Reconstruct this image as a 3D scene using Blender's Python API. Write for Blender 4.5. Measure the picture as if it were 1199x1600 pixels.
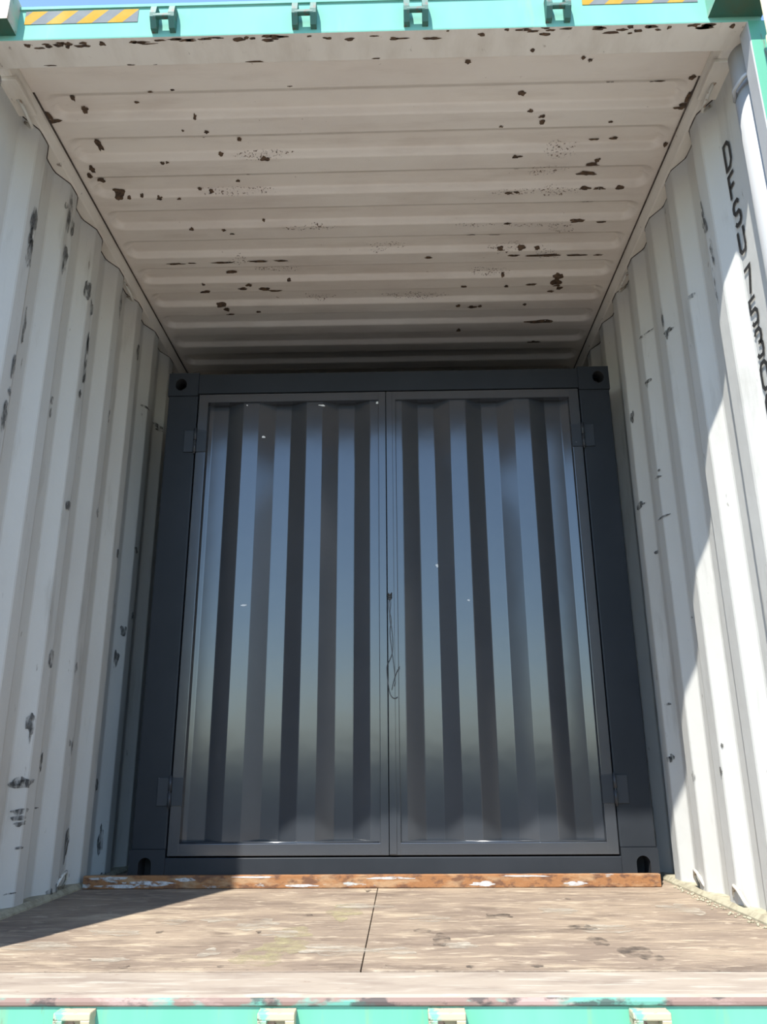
import bpy, bmesh, math, random
from mathutils import Vector, Matrix, noise
C = bpy.context.scene.collection
for o in list(bpy.data.objects): bpy.data.objects.remove(o)

# ------------------------------------------------------------------ camera, sky, sun, exposure
cam_d = bpy.data.cameras.new('camera'); cam = bpy.data.objects.new('camera', cam_d); C.objects.link(cam)
PITCH, YAW, ROLL = 0.3102, 0.0214, -0.0069
fw = Vector((-math.sin(YAW)*math.cos(PITCH), math.cos(YAW)*math.cos(PITCH), math.sin(PITCH)))
rt = Vector((math.cos(YAW), math.sin(YAW), 0)); up = rt.cross(fw)
r2 = rt*math.cos(ROLL) + up*math.sin(ROLL); u2 = up*math.cos(ROLL) - rt*math.sin(ROLL)
cam.matrix_world = Matrix(((r2.x, u2.x, -fw.x, 0.1044), (r2.y, u2.y, -fw.y, -1.8477), (r2.z, u2.z, -fw.z, 0.4515), (0, 0, 0, 1)))
cam_d.sensor_fit = 'VERTICAL'; cam_d.sensor_height = 24.0; cam_d.lens = 24.0*1237.46/1600.0
cam_d.clip_start = 0.02
bpy.context.scene.camera = cam

SUN_DIR = Vector((0.393, 1.0, -1.50))           # the way the sunlight travels
SUN_ELEV = math.atan2(1.5, math.hypot(0.40, 1.0))
world = bpy.data.worlds.new('sky'); bpy.context.scene.world = world; world.use_nodes = True
wn = world.node_tree.nodes; wl = world.node_tree.links
sky = wn.new('ShaderNodeTexSky'); sky.sky_type = 'NISHITA'; sky.sun_disc = False
sky.sun_elevation = SUN_ELEV; sky.sun_rotation = math.atan2(-SUN_DIR.x, -SUN_DIR.y)
sky.air_density = 1.2; sky.dust_density = 0.1; sky.ozone_density = 4.0
wn['Background'].inputs['Strength'].default_value = SKY_STRENGTH = 0.41
wl.new(sky.outputs[0], wn['Background'].inputs['Color'])
sun_d = bpy.data.lights.new('sun', 'SUN'); sun_d.energy = 10.0; sun_d.angle = 0.012; sun_d.color = (1.0, 0.965, 0.90)
sun = bpy.data.objects.new('sun', sun_d); C.objects.link(sun)
sun.rotation_euler = SUN_DIR.to_track_quat('-Z', 'Y').to_euler(); sun.location = (-3, -8, 12)
vs = bpy.context.scene.view_settings
vs.view_transform = 'Standard'; vs.look = 'None'; vs.exposure = 0.0; vs.gamma = 1.0; vs.use_curve_mapping = False

# ------------------------------------------------------------------ materials
def mat(name): 
    m = bpy.data.materials.new(name); m.use_nodes = True
    return m, m.node_tree.nodes, m.node_tree.links, m.node_tree.nodes['Principled BSDF']
def N(nodes, kind, **kw):
    n = nodes.new(kind)
    for k, v in kw.items(): setattr(n, k, v)
    return n
def noise_fac(nd, ln, scale, stretch=(1, 1, 1), lo=0.4, hi=0.6, detail=6.0, dist=0.0, rough=0.6, off=(0, 0, 0)):
    tc = N(nd, 'ShaderNodeTexCoord'); mp = N(nd, 'ShaderNodeMapping')
    mp.inputs['Scale'].default_value = stretch; mp.inputs['Location'].default_value = off
    ln.new(tc.outputs['Object'], mp.inputs['Vector'])
    t = N(nd, 'ShaderNodeTexNoise'); t.inputs['Scale'].default_value = scale; t.inputs['Detail'].default_value = detail
    t.inputs['Roughness'].default_value = rough; t.inputs['Distortion'].default_value = dist
    ln.new(mp.outputs[0], t.inputs['Vector'])
    r = N(nd, 'ShaderNodeMapRange'); r.inputs['From Min'].default_value = lo; r.inputs['From Max'].default_value = hi
    ln.new(t.outputs['Fac'], r.inputs['Value'])
    return r.outputs['Result']
def mix(nd, ln, fac, a, b):
    m = N(nd, 'ShaderNodeMix', data_type='RGBA')
    if isinstance(fac, (int, float)): m.inputs[0].default_value = fac
    else: ln.new(fac, m.inputs[0])
    for s, v in ((6, a), (7, b)):
        if isinstance(v, tuple): m.inputs[s].default_value = (*v, 1)
        else: ln.new(v, m.inputs[s])
    return m.outputs[2]
def mul(nd, ln, a, k):
    m = N(nd, 'ShaderNodeMath', operation='MULTIPLY'); ln.new(a, m.inputs[0])
    if isinstance(k, (int, float)): m.inputs[1].default_value = k
    else: ln.new(k, m.inputs[1])
    return m.outputs[0]
def bump(nd, ln, p, fac, strength, dist=0.002):
    b = N(nd, 'ShaderNodeBump'); b.inputs['Strength'].default_value = strength; b.inputs['Distance'].default_value = dist
    ln.new(fac, b.inputs['Height']); ln.new(b.outputs[0], p.inputs['Normal'])
def layered(name, base, layers, rough=0.5, bmp=None, spec=0.5, metal=0.0):
    """base colour, then layers (colour, amount, kwargs of noise_fac) mixed over it"""
    m, nd, ln, p = mat(name)
    col = base
    for c, amt, kw in layers:
        f = mul(nd, ln, noise_fac(nd, ln, **kw), amt)
        col = mix(nd, ln, f, col, c)
    if isinstance(col, tuple): p.inputs['Base Color'].default_value = (*col, 1)
    else: ln.new(col, p.inputs['Base Color'])
    p.inputs['Roughness'].default_value = rough; p.inputs['Specular IOR Level'].default_value = spec
    p.inputs['Metallic'].default_value = metal
    if bmp: bump(nd, ln, p, noise_fac(nd, ln, **bmp[0]), bmp[1], bmp[2])
    return m
def patch_mat(name, colA, colB, scale, lo, hi, rough=0.8, stretch=(1, 1, 1), top=1.0):
    """a stain: opaque where its own noise is high, clear elsewhere"""
    m, nd, ln, p = mat(name)
    ln.new(mix(nd, ln, noise_fac(nd, ln, 60, lo=0.35, hi=0.65, off=(3, 1, 2)), colA, colB), p.inputs['Base Color'])
    p.inputs['Roughness'].default_value = rough
    ln.new(mul(nd, ln, noise_fac(nd, ln, scale, stretch=stretch, lo=lo, hi=hi, detail=4), top), p.inputs['Alpha'])
    return m

M = {}
M['wall'] = layered('worn_white_paint_walls', (0.529, 0.529, 0.499), [
    ((0.427, 0.409, 0.375), 0.55, dict(scale=2.2, stretch=(1, 1, 0.35), lo=0.42, hi=0.7)),
    ((0.308, 0.298, 0.265), 0.55, dict(scale=9, stretch=(1, 1.4, 0.25), lo=0.58, hi=0.75, off=(5, 2, 1))),
    ((0.188, 0.171, 0.144), 0.8, dict(scale=26, stretch=(1, 1.3, 0.4), lo=0.68, hi=0.74, off=(1, 7, 3)))], rough=0.55,
    bmp=(dict(scale=7, lo=0.3, hi=0.7), 0.25, 0.004))
M['ceiling'] = layered('worn_white_paint_roof', (0.728, 0.658, 0.572), [
    ((0.57, 0.481, 0.411), 0.55, dict(scale=2.4, stretch=(0.5, 1, 1), lo=0.42, hi=0.68)),
    ((0.508, 0.423, 0.343), 0.4, dict(scale=6, stretch=(0.4, 2.4, 1), lo=0.52, hi=0.72, off=(4, 1, 0))),
    ((0.243, 0.153, 0.091), 0.75, dict(scale=34, lo=0.70, hi=0.75, off=(2, 8, 0)))], rough=0.5,
    bmp=(dict(scale=9, lo=0.3, hi=0.7), 0.2, 0.004))
M['trimwhite'] = layered('worn_white_paint_frame', (0.688, 0.638, 0.555), [
    ((0.516, 0.454, 0.374), 0.6, dict(scale=5, stretch=(2.2, 0.8, 0.8), lo=0.45, hi=0.7)),
    ((0.183, 0.132, 0.096), 0.85, dict(scale=22, stretch=(1.3, 0.8, 0.7), lo=0.66, hi=0.72, off=(3, 3, 3)))], rough=0.55)
M['post'] = layered('greyed_white_paint_posts', (0.392, 0.399, 0.399), [
    ((0.294, 0.287, 0.266), 0.5, dict(scale=6, stretch=(1, 1, 0.4), lo=0.48, hi=0.7)),
    ((0.14, 0.119, 0.091), 0.8, dict(scale=20, lo=0.68, hi=0.74, off=(3, 3, 3)))], rough=0.4)
M['mint'] = layered('mint_green_paint', (0.10, 0.36, 0.235), [
    ((0.15, 0.40, 0.29), 0.6, dict(scale=3, stretch=(1.5, 1, 0.3), lo=0.4, hi=0.65)),
    ((0.24, 0.25, 0.12), 0.7, dict(scale=5, stretch=(2.6, 1, 0.22), lo=0.56, hi=0.70, off=(3, 0, 1))),
    ((0.15, 0.08, 0.04), 0.9, dict(scale=11, stretch=(2.2, 1, 0.35), lo=0.64, hi=0.70, off=(0, 5, 2)))], rough=0.45)
M['header'] = layered('mint_green_paint_header', (0.148, 0.384, 0.307), [
    ((0.198, 0.395, 0.341), 0.6, dict(scale=3, stretch=(1.5, 1, 0.5), lo=0.4, hi=0.65)),
    ((0.274, 0.317, 0.198), 0.5, dict(scale=4, stretch=(2.2, 1, 0.3), lo=0.60, hi=0.74, off=(3, 0, 1)))], rough=0.8, spec=0.15)
M['darkgreen'] = layered('weathered_shade_green', (0.022, 0.10, 0.068), [  # casting underside: weathered green made darker, its shade put into the colour
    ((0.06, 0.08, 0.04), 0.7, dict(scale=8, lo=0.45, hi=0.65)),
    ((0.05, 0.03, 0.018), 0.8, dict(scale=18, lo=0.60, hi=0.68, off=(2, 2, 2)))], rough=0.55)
M['casting'] = layered('weathered_casting_paint', (0.20, 0.42, 0.30), [
    ((0.46, 0.36, 0.30), 0.9, dict(scale=7, lo=0.42, hi=0.58)),
    ((0.18, 0.09, 0.05), 0.8, dict(scale=20, lo=0.58, hi=0.68, off=(2, 2, 2)))], rough=0.6)
M['keeper'] = layered('worn_keeper_paint', (0.416, 0.368, 0.24), [
    ((0.4, 0.288, 0.24), 0.8, dict(scale=26, lo=0.48, hi=0.6)),
    ((0.128, 0.4, 0.288), 0.9, dict(scale=22, lo=0.56, hi=0.62, off=(5, 5, 1))),
    ((0.104, 0.056, 0.032), 0.9, dict(scale=34, lo=0.60, hi=0.66, off=(2, 2, 2)))], rough=0.7)
M['keepergreen'] = layered('dark_green_keeper', (0.030, 0.115, 0.088), [  # header keepers, one tone much darker than the header
    ((0.09, 0.035, 0.02), 0.85, dict(scale=26, lo=0.55, hi=0.63))], rough=0.6)
M['floor'] = layered('weathered_plywood', (0.2, 0.151, 0.112), [
    ((0.315, 0.246, 0.176), 0.8, dict(scale=2.6, stretch=(0.8, 1.5, 1), lo=0.42, hi=0.62)),
    ((0.109, 0.077, 0.057), 0.75, dict(scale=4.5, stretch=(0.7, 1.5, 1), lo=0.52, hi=0.68, off=(9, 4, 0))),
    ((0.436, 0.354, 0.251), 0.75, dict(scale=7, stretch=(0.6, 1.8, 1), lo=0.54, hi=0.68, dist=0.6, off=(4, 1, 0))),
    ((0.091, 0.066, 0.047), 0.5, dict(scale=26, stretch=(0.25, 2.6, 1), lo=0.52, hi=0.66, off=(1, 4, 0))),
    ((0.484, 0.405, 0.301), 0.6, dict(scale=20, stretch=(0.5, 1.8, 1), lo=0.57, hi=0.68, dist=1.0, off=(7, 2, 0))),
    ((0.061, 0.045, 0.032), 0.7, dict(scale=60, stretch=(0.6, 1.4, 1), lo=0.64, hi=0.70, off=(2, 9, 0)))], rough=0.75,
    bmp=(dict(scale=30, stretch=(0.4, 3, 1), lo=0.3, hi=0.7), 0.35, 0.003))
M['sillplate'] = layered('worn_threshold_paint', (0.332, 0.278, 0.222), [
    ((0.193, 0.15, 0.12), 0.75, dict(scale=5, stretch=(0.8, 2.4, 1), lo=0.46, hi=0.68)),
    ((0.417, 0.374, 0.311), 0.8, dict(scale=12, stretch=(0.5, 3.0, 1), lo=0.53, hi=0.64, off=(4, 1, 0))),
    ((0.122, 0.056, 0.031), 0.8, dict(scale=16, stretch=(0.8, 2, 1), lo=0.66, hi=0.73, off=(2, 2, 2)))], rough=0.6)
M['chipline'] = layered('chipped_edge_paint', (0.20, 0.13, 0.105), [
    ((0.09, 0.30, 0.23), 0.9, dict(scale=6, stretch=(0.5, 1, 1), lo=0.52, hi=0.56)),
    ((0.32, 0.22, 0.19), 0.9, dict(scale=12, stretch=(0.3, 1, 1), lo=0.54, hi=0.60, off=(6, 2, 0))),
    ((0.035, 0.03, 0.028), 0.8, dict(scale=26, stretch=(0.5, 1, 1), lo=0.52, hi=0.60, off=(1, 1, 4)))], rough=0.7)
M['box'] = layered('glossy_anthracite_paint', (0.030, 0.034, 0.040), [
    ((0.038, 0.042, 0.048), 0.6, dict(scale=3, lo=0.4, hi=0.65))], rough=0.16, spec=0.95,
    bmp=(dict(scale=5, lo=0.2, hi=0.8, detail=2), 0.10, 0.004))
M['boxframe'] = layered('satin_anthracite_paint', (0.020, 0.023, 0.027), [
    ((0.026, 0.029, 0.034), 0.6, dict(scale=4, lo=0.4, hi=0.65))], rough=0.36, spec=0.16,
    bmp=(dict(scale=6, lo=0.2, hi=0.8, detail=2), 0.08, 0.003))
M['dark'] = layered('shade_black_steel', (0.012, 0.012, 0.013), [], rough=0.8)  # near-black: paints shade into hollows and door gaps, also colours the beams
M['hinge'] = layered('painted_hinge_steel', (0.028, 0.032, 0.038), [((0.3, 0.3, 0.3), 0.5, dict(scale=40, lo=0.68, hi=0.74))], rough=0.3, spec=0.3)
M['rust'] = layered('rusty_steel_with_white_paint', (0.248, 0.11, 0.04), [
    ((0.101, 0.046, 0.025), 0.85, dict(scale=30, stretch=(0.8, 1, 1.6), lo=0.48, hi=0.60)),
    ((0.331, 0.209, 0.112), 0.8, dict(scale=13, stretch=(0.6, 1, 2), lo=0.50, hi=0.62, off=(3, 2, 1))),
    ((0.368, 0.396, 0.388), 0.9, dict(scale=9, stretch=(0.6, 1, 2.2), lo=0.62, hi=0.66, off=(1.3, 0, 4)))], rough=0.85,
    bmp=(dict(scale=60, lo=0.3, hi=0.7), 0.4, 0.002))
M['ring'] = layered('painted_lashing_steel', (0.55, 0.53, 0.47), [((0.25, 0.15, 0.08), 0.8, dict(scale=60, lo=0.56, hi=0.64))], rough=0.5)
M['black'] = layered('black_lettering_paint', (0.018, 0.018, 0.018), [((0.05, 0.05, 0.05), 0.7, dict(scale=70, lo=0.5, hi=0.7))], rough=0.6)
M['yellow'] = layered('hazard_yellow_film', (0.375, 0.217, 0.022), [((0.413, 0.285, 0.075), 0.7, dict(scale=9, lo=0.42, hi=0.65))], rough=0.8, spec=0.15)
M['grey'] = layered('hazard_grey_film', (0.143, 0.154, 0.165), [((0.188, 0.21, 0.203), 0.7, dict(scale=9, lo=0.42, hi=0.65))], rough=0.8, spec=0.15)
M['ground'] = layered('dark_asphalt_yard', (0.060, 0.060, 0.060), [
    ((0.085, 0.083, 0.08), 0.7, dict(scale=0.8, lo=0.42, hi=0.65))], rough=0.95, spec=0.1)
M['farwall'] = layered('slate_grey_reflected', (0.058, 0.072, 0.091), [((0.078, 0.091, 0.111), 0.6, dict(scale=1.2, lo=0.4, hi=0.6))], rough=0.8)
M['pad'] = layered('pale_bounce_pad', (0.52, 0.47, 0.41), [
    ((0.32, 0.29, 0.25), 0.7, dict(scale=0.8, lo=0.42, hi=0.65)), ((0.46, 0.42, 0.37), 0.6, dict(scale=14, lo=0.5, hi=0.65))], rough=0.9)
M['sealant'] = layered('dirty_seam_sealant', (0.055, 0.040, 0.030), [((0.14, 0.11, 0.085), 0.8, dict(scale=14, lo=0.5, hi=0.65))], rough=0.8)
M['wire'] = layered('dull_steel_wire', (0.10, 0.10, 0.10), [], rough=0.45, metal=0.6)
M['rod'] = layered('faded_cream_rod_paint', (0.62, 0.56, 0.36), [((0.40, 0.22, 0.12), 0.8, dict(scale=16, lo=0.58, hi=0.66))], rough=0.5)
M['rubber'] = layered('black_gasket_rubber', (0.02, 0.024, 0.022), [], rough=0.6)
M['specks'] = layered('chipped_primer', (0.70, 0.70, 0.68), [], rough=0.6)
M['rustspot'] = patch_mat('rust_spots', (0.030, 0.017, 0.010), (0.13, 0.075, 0.038), 70, 0.28, 0.36)
M['rustsand'] = patch_mat('speckled_rust', (0.07, 0.04, 0.022), (0.24, 0.14, 0.08), 130, 0.57, 0.63, top=0.85)
M['scuff'] = patch_mat('black_scuffs', (0.035, 0.036, 0.036), (0.11, 0.11, 0.105), 38, 0.36, 0.58, stretch=(1, 1.6, 0.55), top=0.8)
M['whitewear'] = patch_mat('worn_white_patches', (0.46, 0.41, 0.33), (0.34, 0.30, 0.24), 18, 0.40, 0.66, stretch=(0.5, 1.6, 1), top=0.8)
M['yellowwear'] = patch_mat('yellowish_stain', (0.38, 0.33, 0.19), (0.31, 0.265, 0.16), 14, 0.38, 0.66, top=0.75)
M['darkwear'] = patch_mat('dark_stain', (0.05, 0.038, 0.03), (0.10, 0.078, 0.062), 22, 0.40, 0.66, top=0.7)
M['flake'] = patch_mat('white_paint_flakes', (0.52, 0.52, 0.52), (0.34, 0.30, 0.27), 40, 0.34, 0.44, stretch=(0.6, 1, 1.5), top=0.95)
M['dirt'] = layered('sandy_dirt', (0.35, 0.322, 0.231), [((0.21, 0.182, 0.126), 0.7, dict(scale=30, lo=0.45, hi=0.62))], rough=0.95)

# ------------------------------------------------------------------ mesh helpers
def link(name, bm, mats, parent=None, smooth=False, weld=True):
    me = bpy.data.meshes.new(name)
    bmesh.ops.recalc_face_normals(bm, faces=bm.faces) if weld else None
    bm.to_mesh(me); bm.free()
    for m in (mats if isinstance(mats, (list, tuple)) else [mats]): me.materials.append(M[m])
    if smooth:
        for f in me.polygons: f.use_smooth = True
    o = bpy.data.objects.new(name, me); C.objects.link(o)
    if parent: 
        o.parent = parent
    return o
def struct(o): o['kind'] = 'structure'; return o
def tag(o, label, cat, group=None):
    o['label'] = label; o['category'] = cat
    if group: o['group'] = group
    return o
def thing(name, label, cat, loc, group=None):
    o = bpy.data.objects.new(name, None); C.objects.link(o); o.location = loc; o.empty_display_size = 0.1
    return tag(o, label, cat, group)
def box(bm, x0, x1, y0, y1, z0, z1, bev=0.0, mi=0):
    vs_ = [bm.verts.new((x, y, z)) for x in (x0, x1) for y in (y0, y1) for z in (z0, z1)]
    fs = [bm.faces.new([vs_[i] for i in q]) for q in ((0, 1, 3, 2), (4, 6, 7, 5), (0, 4, 5, 1), (2, 3, 7, 6), (0, 2, 6, 4), (1, 5, 7, 3))]
    for f in fs: f.material_index = mi
    if bev > 0:
        es = list({e for f in fs for e in f.edges})
        r = bmesh.ops.bevel(bm, geom=es, offset=bev, segments=2, profile=0.5, affect='EDGES')
        for f in r['faces']: f.material_index = mi
    return fs
def tube(bm, pts, rad, seg=8, mi=0, closed=False):
    rings = []; n = len(pts); P = [Vector(p) for p in pts]
    for i, p in enumerate(P):
        a = P[(i-1) % n] if (i > 0 or closed) else P[0]; b = P[(i+1) % n] if (i < n-1 or closed) else P[-1]
        t = (b-a).normalized() if (b-a).length > 1e-9 else Vector((0, 0, 1))
        h = Vector((0, 0, 1)) if abs(t.z) < 0.9 else Vector((1, 0, 0))
        s = t.cross(h).normalized(); w = t.cross(s)
        rr = rad[i] if isinstance(rad, (list, tuple)) else rad
        rings.append([bm.verts.new(p + (s*math.cos(2*math.pi*k/seg) + w*math.sin(2*math.pi*k/seg))*rr) for k in range(seg)])
    m = n if closed else n-1
    for i in range(m):
        A, B = rings[i], rings[(i+1) % n]
        for k in range(seg):
            f = bm.faces.new((A[k], A[(k+1) % seg], B[(k+1) % seg], B[k])); f.material_index = mi; f.smooth = True
    if not closed:
        for r in (rings[0], rings[-1]):
            f = bm.faces.new(r); f.material_index = mi
def extrude_profile(bm, prof, z0, z1, mi_of=None, axis='z', closed=True):
    A = []; B = []
    for (a, b) in prof:
        pa = (a, b, z0) if axis == 'z' else (z0, a, b); pb = (a, b, z1) if axis == 'z' else (z1, a, b)
        A.append(bm.verts.new(pa)); B.append(bm.verts.new(pb))
    n = len(prof)
    for i in range(n if closed else n-1):
        j = (i+1) % n
        f = bm.faces.new((A[i], A[j], B[j], B[i]))
        if mi_of: f.material_index = mi_of(prof[i], prof[j])
    if closed: 
        for r in (A, B): 
            f = bm.faces.new(r)
def blob(bm, f3, cx, cy, rx, ry, mi, rnd, rings=2, seg=14, rot=0.0):
    """irregular stain outline laid on the surface f3(a, b) -> point"""
    ph = rnd.random()*100
    out = []
    for r in range(1, rings+1):
        ring = []
        for k in range(seg):
            a = 2*math.pi*k/seg
            j = 0.78 + 0.5*(noise.noise(Vector((math.cos(a)*1.4+ph, math.sin(a)*1.4, ph)))) + rnd.uniform(-0.09, 0.09)
            u, v = math.cos(a)*rx*j*r/rings, math.sin(a)*ry*j*r/rings
            ring.append(bm.verts.new(f3(cx + u, cy + v)))
        out.append(ring)
    c = bm.verts.new(f3(cx, cy))
    fs = []
    for k in range(seg): fs.append(bm.faces.new((c, out[0][k], out[0][(k+1) % seg])))
    for r in range(rings-1):
        for k in range(seg):
            fs.append(bm.faces.new((out[r][k], out[r+1][k], out[r+1][(k+1) % seg], out[r][(k+1) % seg])))
    for f in fs: f.material_index = mi
def holed_plate(bm, rect, hole, y, depth, mi=0, mi_in=1, n=32):
    """front plate (x, z plane at y) with a hole whose wall runs back by depth to a dark floor"""
    x0, x1, z0, z1 = rect; H = [Vector(p) for p in hole]
    c = sum(H, Vector((0, 0)))/len(H)
    O = []
    for p in H:
        d = p - c; ts = []
        if d.x > 1e-9: ts.append((x1-c.x)/d.x)
        if d.x < -1e-9: ts.append((x0-c.x)/d.x)
        if d.y > 1e-9: ts.append((z1-c.y)/d.y)
        if d.y < -1e-9: ts.append((z0-c.y)/d.y)
        O.append(c + d*min(ts))
    for q in ((x0, z0), (x0, z1), (x1, z0), (x1, z1)):            # snap the nearest ray to each corner
        k = min(range(len(O)), key=lambda i: (O[i]-Vector(q)).length); O[k] = Vector(q)
    vo = [bm.verts.new((p.x, y, p.y)) for p in O]; vh = [bm.verts.new((p.x, y, p.y)) for p in H]
    vb = [bm.verts.new((p.x, y+depth, p.y)) for p in H]
    k = len(H)
    for i in range(k):
        j = (i+1) % k
        bm.faces.new((vo[i], vo[j], vh[j], vh[i])).material_index = mi
        bm.faces.new((vh[i], vh[j], vb[j], vb[i])).material_index = mi_in
    bm.faces.new(vb).material_index = mi_in
    return [vo]
def oval(cx, cz, rx, rz, n=28): return [(cx+rx*math.cos(2*math.pi*k/n), cz+rz*math.sin(2*math.pi*k/n)) for k in range(n)]
def stadium(cx, z0, z1, r, n=28):
    P = []
    h = n//2
    for k in range(h): a = math.pi*k/(h-1); P.append((cx+r*math.cos(a), z1-r+r*math.sin(a)))
    for k in range(h): a = math.pi + math.pi*k/(h-1); P.append((cx+r*math.cos(a), z0+r+r*math.sin(a)))
    return P
def arch(cx, z0, z1, r, n=24):
    P = [(cx+r, z0), (cx+r, (z0+z1)/2)]
    for k in range(n): a = math.pi*k/(n-1); P.append((cx+r*math.cos(a), z1-r+r*math.sin(a)))
    P += [(cx-r, (z0+z1)/2), (cx-r, z0), (cx, z0)]
    return P
def copy_tree(o, loc, label):
    r = o.copy(); C.objects.link(r); r.location = loc; r['label'] = label
    for ch in list(o.children):
        c = ch.copy(); C.objects.link(c); c.parent = r
        for g in list(ch.children):
            d = g.copy(); C.objects.link(d); d.parent = c
    return r

# stain positions (metres on each surface): centre, half sizes
CEIL = [(-1.013,0.403,0.0138,0.0174),(-1.033,0.347,0.009,0.0224),(-1.023,0.573,0.0146,0.0422),(-1.084,0.676,0.0125,0.0208),(-1.107,0.711,0.0127,0.0177),(-1.081,0.759,0.018,0.0182),(-0.815,0.377,0.0091,0.0057),(-0.618,0.432,0.0069,0.0089),(-0.591,0.497,0.0095,0.0092),(-0.614,0.544,0.0048,0.0063),(-0.677,0.488,0.0047,0.0061),(-0.485,0.56,0.0096,0.016),(-0.568,0.627,0.0123,0.0067),(-0.397,0.642,0.0198,0.0101),(-0.48,0.727,0.0076,0.0071),(-0.532,0.784,0.0103,0.0074),(-1.035,0.828,0.0262,0.0152),(-1.035,0.843,0.0184,0.0153),(-0.8,0.65,0.0099,0.0102),(-0.78,0.648,0.0074,0.0068),(-0.744,0.311,0.0111,0.0054),(-0.664,0.303,0.0066,0.0054),(-0.255,0.299,0.0132,0.0054),(-1.031,0.336,0.009,0.0083),(-1.151,0.393,0.0114,0.0115),(-1.131,0.429,0.0278,0.0118),(-1.139,0.408,0.0115,0.0233),(0.353,0.213,0.0128,0.0101),(0.558,0.378,0.0158,0.0141),(0.639,0.462,0.0116,0.0089),(0.646,0.489,0.0141,0.0152),(0.499,0.506,0.0094,0.0061),(0.895,0.496,0.0094,0.0061),(0.596,0.437,0.0115,0.0059),(0.735,0.209,0.0085,0.0075),(0.759,0.22,0.0085,0.0076),(0.846,0.326,0.0067,0.0054),(0.86,0.327,0.0067,0.0054),(1.026,0.332,0.02,0.0109),(1.001,0.336,0.0133,0.0055),(1.147,0.39,0.0158,0.0368),(1.145,0.424,0.0206,0.0116),(1.127,0.438,0.023,0.0073),(1.132,0.613,0.0097,0.0164),(1.126,0.303,0.0132,0.016),(0.875,0.787,0.0437,0.0146),(0.569,0.659,0.0124,0.0102),(0.586,0.659,0.0124,0.0054),(0.587,0.742,0.0127,0.0053),(0.57,0.863,0.0158,0.0077),(0.604,0.86,0.0158,0.0076),(0.878,0.846,0.0262,0.0076),(0.933,0.848,0.0262,0.0076),(1.018,0.847,0.0183,0.0095),(0.906,0.928,0.0322,0.0063),(0.864,0.605,0.0243,0.0059),(0.876,0.713,0.0302,0.0052),(0.875,0.706,0.0226,0.0104),(0.893,0.689,0.0125,0.0138),(0.935,0.601,0.017,0.0065),(0.589,1.057,0.0167,0.0064),(0.886,1.05,0.0389,0.0085),(0.995,1.058,0.0222,0.0064),(0.442,1.131,0.0227,0.0067),(0.55,1.161,0.0286,0.0045),(0.583,1.245,0.0146,0.0076),(0.676,1.244,0.0234,0.0076),(0.749,1.246,0.0146,0.0071),(0.647,1.285,0.0296,0.0097),(0.786,1.29,0.0888,0.0097),(0.933,1.29,0.0533,0.0077),(1.037,1.293,0.0237,0.0058),(0.254,1.287,0.0178,0.0097),(0.616,1.45,0.0093,0.0105),(0.645,1.531,0.0126,0.0109),(0.762,1.519,0.0251,0.0109),(0.434,1.524,0.0157,0.0109),(0.89,1.534,0.0189,0.0109),(0.886,1.464,0.0279,0.0211),(0.878,1.506,0.0313,0.027),(0.916,1.59,0.016,0.0169),(0.879,1.617,0.0193,0.0114),(0.417,1.694,0.0131,0.0118),(0.49,1.708,0.0263,0.0149),(0.529,1.703,0.0131,0.0119),(0.756,1.693,0.0131,0.0118),(0.866,1.868,0.0852,0.0096),(0.865,2.075,0.0357,0.0084),(0.434,1.944,0.0139,0.0332),(-0.926,1.297,0.0447,0.0064),(-0.85,1.295,0.0238,0.0049),(-0.706,1.295,0.0536,0.0073),(-0.534,1.291,0.0535,0.0078),(-0.43,1.289,0.0356,0.0073),(-0.692,1.402,0.0306,0.0155),(-0.837,1.466,0.0124,0.0107),(-0.84,1.531,0.0253,0.0165),(-0.62,1.478,0.0187,0.0161),(-0.651,1.51,0.0251,0.0109),(-0.545,1.513,0.0283,0.0191),(-0.497,1.531,0.0379,0.0077),(-0.795,1.658,0.0326,0.0117),(-0.769,1.689,0.0164,0.0178),(-0.762,1.738,0.0232,0.0097),(-0.612,1.718,0.0132,0.012),(-0.416,1.453,0.0124,0.0063),(-0.869,0.849,0.0132,0.0115),(-0.94,0.839,0.0079,0.0076),(-0.995,0.845,0.0105,0.0077),(-0.791,0.855,0.0106,0.0077),(-0.698,0.823,0.0105,0.0075),(-0.652,0.832,0.0105,0.0068),(-0.532,0.784,0.0103,0.0074),(-0.788,1.052,0.014,0.0086),(-0.649,1.061,0.0112,0.0086),(-0.618,1.088,0.0113,0.0066),(-0.469,1.028,0.0083,0.0085)]
SOF = [(-0.929,0.021,0.0197,0.009),(-0.9,0.017,0.0138,0.009),(-0.853,0.016,0.0177,0.0056),(-0.795,0.02,0.0118,0.0113),(-0.698,0.016,0.0157,0.0067),(-0.554,0.009,0.0118,0.0045),(-0.614,0.012,0.0236,0.0045),(-0.454,0.008,0.0353,0.0045),(-0.347,0.011,0.0098,0.0067),(-0.258,0.009,0.0313,0.0067),(-0.988,0.097,0.0244,0.0029),(-0.732,0.102,0.0203,0.0031),(-0.655,0.104,0.0102,0.0029),(-0.333,0.102,0.0365,0.0043),(0.049,0.101,0.0162,0.0029),(0.134,0.027,0.0315,0.0034),(0.271,0.005,0.0058,0.0044),(0.451,0.005,0.0097,0.0088),(0.513,0.001,0.0233,0.0033),(0.565,0.002,0.0175,0.0066),(0.726,0.005,0.0233,0.0066),(0.825,0.008,0.0117,0.0088),(0.882,0.009,0.0078,0.0044),(1.016,0.007,0.0194,0.0066),(1.134,0.014,0.0117,0.0088),(0.541,0.085,0.01,0.0082)]
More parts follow.
